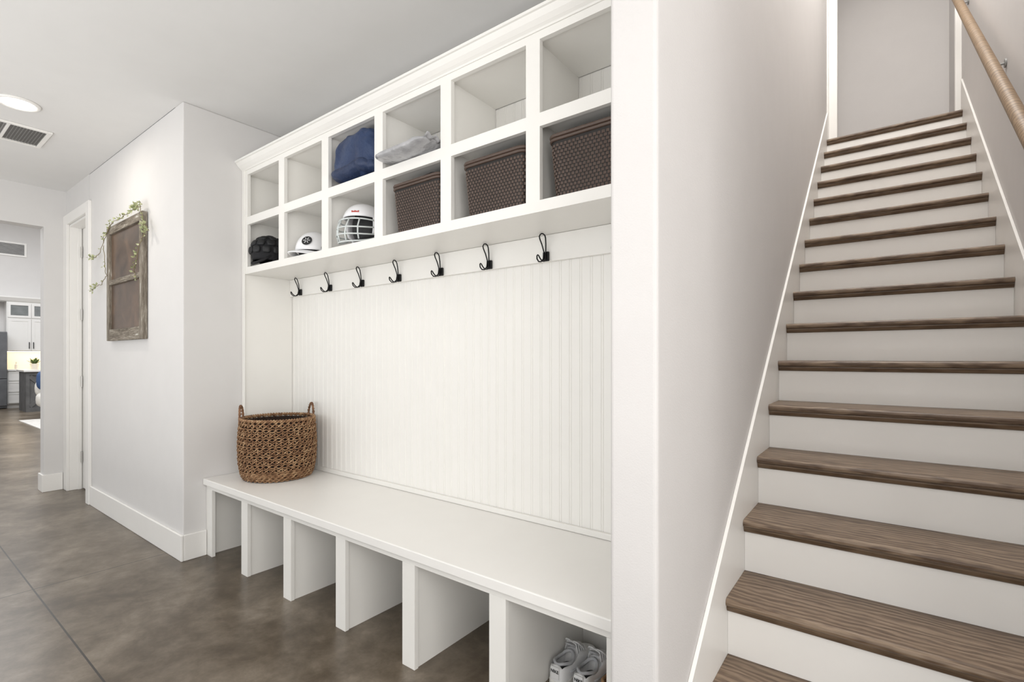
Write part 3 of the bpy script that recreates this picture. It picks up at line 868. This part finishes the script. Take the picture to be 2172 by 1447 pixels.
# ------------------------------------------------------------------ far kitchen
KF = -17.0
wv = thing('wall_vent', 'long white wall air vent high above the kitchen cabinets', 'air vent', (-17.34, 2.25, 3.75))
bxs('frame', M['white'], [(-17.349, -17.33, 1.75, 2.62, 3.74, 3.78), (-17.349, -17.33, 1.75, 2.62, 4.05, 4.09), (-17.349, -17.33, 1.75, 1.79, 3.78, 4.05), (-17.349, -17.33, 2.58, 2.62, 3.78, 4.05)], wv)
bxs('backing', M['darkgrille'], [(-17.349, -17.345, 1.79, 2.58, 3.78, 4.05)], wv)
bxs('louvre', M['steel'], [(-17.345, -17.334, 1.79, 2.58, 3.785+0.03*k, 3.80+0.03*k) for k in range(9)], wv)
uc = thing('wall_cabinet', 'white kitchen wall cabinets with small glass upper doors', 'cabinet', (KF, 2.7, 1.37))
bxs('body', M['kwhite'], [(-17.349, KF-0.02, 2.22, 4.2, 1.37, 2.58)], uc)
bm = B(); prism(bm, [(-17.349, 2.58), (KF-0.02, 2.58), (KF+0.01, 2.6), (KF+0.06, 2.68), (KF+0.06, 2.71), (-17.349, 2.71)], 'y', 1.2, 4.2); mk('crown_moulding', bm, M['kwhite'], uc)
ys = [2.235, 2.655, 3.085, 3.515]
for i in range(3):
    y0, y1 = ys[i]+0.004, ys[i+1]-0.004
    dd = bxs('door', M['kwhite'], [(KF-0.02, KF-0.004, y0, y1, 1.385, 2.17), (KF-0.004, KF+0.004, y0, y0+0.06, 1.385, 2.17), (KF-0.004, KF+0.004, y1-0.06, y1, 1.385, 2.17), (KF-0.004, KF+0.004, y0+0.06, y1-0.06, 1.385, 1.445), (KF-0.004, KF+0.004, y0+0.06, y1-0.06, 2.11, 2.17)], uc)
    hy = y1-0.035 if i % 2 == 0 else y0+0.035
    bxs('handle', M['black'], [(KF+0.004, KF+0.03, hy-0.006, hy+0.006, 1.44, 1.60)], dd)
    gd = bxs('glass_door', M['kwhite'], [(KF-0.02, KF+0.004, y0, y0+0.05, 2.2, 2.55), (KF-0.02, KF+0.004, y1-0.05, y1, 2.2, 2.55), (KF-0.02, KF+0.004, y0+0.05, y1-0.05, 2.2, 2.25), (KF-0.02, KF+0.004, y0+0.05, y1-0.05, 2.5, 2.55)], uc)
    bxs('pane', M['glass'], [(KF-0.018, KF-0.012, y0+0.05, y1-0.05, 2.25, 2.5)], gd)
bxs('light_strip', M['strip'], [(-17.3, -17.26, 2.25, 4.15, 1.358, 1.3695)], uc)
bc = thing('base_cabinet', 'white kitchen base cabinet with three wide drawers', 'cabinet', (-16.75, 2.7, 0))
bxs('body', M['kwhite'], [(-17.349, -16.78, 2.205, 4.2, 0.1, 0.895), (-17.3, -16.84, 2.205, 4.2, 0, 0.1)], bc)
for z0, z1 in ((0.12, 0.37), (0.39, 0.64), (0.66, 0.88)):
    dr = bxs('drawer', M['kwhite'], [(-16.78, -16.762, 2.22, 3.0, z0, z1), (-16.762, -16.756, 2.22, 3.0, z0, z0+0.04), (-16.762, -16.756, 2.22, 3.0, z1-0.04, z1)], bc)
    bxs('handle', M['black'], [(-16.756, -16.73, 2.53, 2.69, (z0+z1)/2-0.006, (z0+z1)/2+0.006)], dr)
tag(bxs('countertop', M['quartz'], [(-17.349, -16.73, 2.2, 4.2, 0.896, 0.935)], bevel=0.004), 'white stone countertop along the lit kitchen wall', 'countertop')
rf = thing('refrigerator', 'stainless steel refrigerator at the left of the kitchen cabinets', 'refrigerator', (-16.7, 1.75, 0))
bxs('body', M['fridge'], [(-17.34, -16.68, 1.27, 2.185, 0.02, 1.83)], rf)
for a, b in ((1.275, 1.725), (1.735, 2.18)):
    dd = bxs('door', M['fridge'], [(-16.68, -16.62, a, b, 0.72, 1.82)], rf, bevel=0.006)
    hy = b-0.04 if a < 1.5 else a+0.04
    bxs('handle', M['steel'], [(-16.62, -16.57, hy-0.012, hy+0.012, 0.9, 1.6)], dd)
bxs('drawer', M['fridge'], [(-16.68, -16.62, 1.275, 2.18, 0.08, 0.70)], rf, bevel=0.006)
isl = thing('kitchen_island', 'grey wood kitchen island with crossed brace panel and white top', 'kitchen island', (-15.6, 3.2, 0))
bxs('body', M['islandwood'], [(-16.05, -15.30, 2.30, 4.4, 0.0, 0.895)], isl)
bxs('top', M['quartz'], [(-16.10, -15.24, 2.26, 4.45, 0.896, 0.938)], isl, bevel=0.004)
bm = B()
for (a, za, b, zb) in ((2.36, 0.12, 3.0, 0.8), (2.36, 0.8, 3.0, 0.12)):
    n = Vector((0, -(zb-za), b-a)).normalized()*0.04
    vs = [bm.verts.new(v) for xx in (-15.299, -15.281) for v in ((xx, a+n.y, za+n.z), (xx, b+n.y, zb+n.z), (xx, b-n.y, zb-n.z), (xx, a-n.y, za-n.z))]
    for f in ((0, 1, 2, 3), (7, 6, 5, 4), (0, 4, 5, 1), (1, 5, 6, 2), (2, 6, 7, 3), (3, 7, 4, 0)): bm.faces.new([vs[i] for i in f])
mk('cross_brace', bm, M['islandwood'], isl)
bxs('panel_frame', M['islandwood'], [(-15.30, -15.278, 2.30, 2.36, 0, 0.895), (-15.30, -15.278, 3.0, 3.06, 0, 0.895), (-15.30, -15.278, 2.36, 3.0, 0.0, 0.1), (-15.30, -15.278, 2.36, 3.0, 0.82, 0.895)], isl)
def pot(name, label, loc, s):
    r = thing(name, label, 'plant', loc)
    bm = B(); lathe(bm, [(0.05*s, 0), (0.07*s, 0.1*s), (0.06*s, 0.1*s), (0.045*s, 0.02*s)], 20); mk('pot', bm, M['pot'], r, world=False)
    bm = B()
    for k in range(40):
        a = random.uniform(0, 2*PI); t = random.uniform(0.3, 1.1); d = Vector((math.cos(a)*math.sin(t), math.sin(a)*math.sin(t), math.cos(t)))
        L = random.uniform(0.09, 0.16)*s; sd = d.cross(Vector((0, 0, 1))).normalized()*0.02*s; o = Vector((0, 0, 0.085*s))
        bm.faces.new([bm.verts.new(v) for v in (o, o+d*L*0.6+sd, o+d*L, o+d*L*0.6-sd)])
    mk('foliage', bm, M['plant'], r, world=False)
pot('potted_plant', 'small green plant in a white pot on the kitchen counter', (-17.05, 2.72, 0.936), 1.3)
bm = B(); lathe(bm, [(0.028, 0), (0.03, 0.08), (0.026, 0.11), (0.012, 0.13), (0.012, 0.17)], 18, (-17.1, 2.4, 0.936)); tag(mk('soap_bottle', bm, M['pot'], smooth=False), 'white bottle on the lit counter beside the refrigerator', 'bottle')
tag(bxs('rug', M['rug'], [(-13.3, -11.1, 1.9, 4.8, 0.0005, 0.014)]), 'off white rug on the floor before the kitchen island', 'rug')
ac = thing('armchair', 'white rounded armchair partly hidden by the opening, blue cushion on it', 'chair', (-13.4, 2.52, 0.0165))
bm = B(); sup(bm, (0, 0, 0.36), (0.36, 0.36, 0.17), (0.8, 0.6), 30, 16); mk('seat', bm, M['cream'], ac, smooth=True, world=False)
bm = B(); sup(bm, (-0.26, 0, 0.58), (0.1, 0.34, 0.22), (0.8, 0.7), 26, 16); mk('backrest', bm, M['cream'], ac, smooth=True, world=False)
for sx_ in (-1, 1):
    for sy in (-1, 1):
        bm = B(); tube(bm, [(0.24*sx_, 0.24*sy, 0), (0.2*sx_, 0.2*sy, 0.24)], [0.012, 0.02], 8); mk('leg', bm, M['islandwood'], ac, world=False)
bm = B(); sup(bm, (-13.38, 2.40, 0.015+0.75), (0.1, 0.24, 0.21), (0.6, 0.6), 26, 16); tag(mk('cushion', bm, M['blue'], smooth=True), 'blue cushion standing on the white armchair', 'cushion')

# ------------------------------------------------------------------ lights
def area(name, loc, rot, sx_, sy_, e, col, shape='RECTANGLE'):
    l = bpy.data.lights.new(name, 'AREA'); l.shape = shape; l.size = sx_; l.size_y = sy_; l.energy = e; l.color = col
    o = bpy.data.objects.new(name, l); C.objects.link(o); o.location = loc; o.rotation_euler = rot
    return o
area('window_light', (-3.1, -2.5, 1.3), (PI/2, 0, 0), 5.4, 2.0, 39, (0.82, 0.91, 1.0))
area('ceiling_fill', (-2.6, -1.3, 0.35), (PI, 0, 0), 6.0, 1.6, 88, (1.0, 0.985, 0.97))  # unseen fill, added facing up to brighten the ceiling
area('cubby_fill', (1.7, -0.5, 1.6), (PI/2, 0, math.radians(83)), 2.2, 2.0, 66, (1.0, 0.992, 0.98))  # fill added to the right of the camera to lift the cubby interiors
area('stair_fill', (0.9, -2.4, 1.7), (math.radians(96), 0, 0), 2.2, 1.8, 17, (0.99, 0.99, 1.0))  # fill added behind the camera to brighten the stairs
warm = (1.0, 0.93, 0.84)
for (x, y, e) in ((-4.192, 0.595, 5), (-2.1, 0.35, 1.5), (-0.6, 0.2, 1)):
    area('downlight', (x, y, CZ-0.02), (0, 0, 0), 0.16, 0.16, e, warm, 'DISK')
area('stairwell_light', (0.02, 3.0, 5.45), (0, 0, 0), 0.85, 3.4, 90, (1.0, 0.98, 0.95))
area('landing_light', (0.02, 5.7, 5.45), (0, 0, 0), 0.8, 0.8, 2.5, (1.0, 0.98, 0.95))
area('great_room_light', (-11.5, 0.8, 4.9), (0, 0, 0), 8, 6, 540, (0.96, 0.975, 1.0))
area('counter_light', (-17.15, 3.0, 1.35), (0, 0, 0), 0.1, 1.8, 9, (1.0, 0.74, 0.42))
w = bpy.data.worlds.new('World'); bpy.context.scene.world = w; w.use_nodes = True
w.node_tree.nodes['Background'].inputs[0].default_value = (0.8, 0.85, 0.9, 1); w.node_tree.nodes['Background'].inputs[1].default_value = 0.4

# ------------------------------------------------------------------ camera
cam = bpy.data.cameras.new('camera'); co = bpy.data.objects.new('camera', cam); C.objects.link(co)
co.location = (0, 0, H); co.rotation_euler = (PI/2, 0, YAW)
cam.sensor_width = 36; cam.lens = 36*F/2172; cam.shift_y = (HZ-723.5)/2172; cam.clip_start = 0.02
bpy.context.scene.camera = co
bpy.context.scene.view_settings.view_transform = 'Standard'
bpy.context.scene.view_settings.look = 'None'
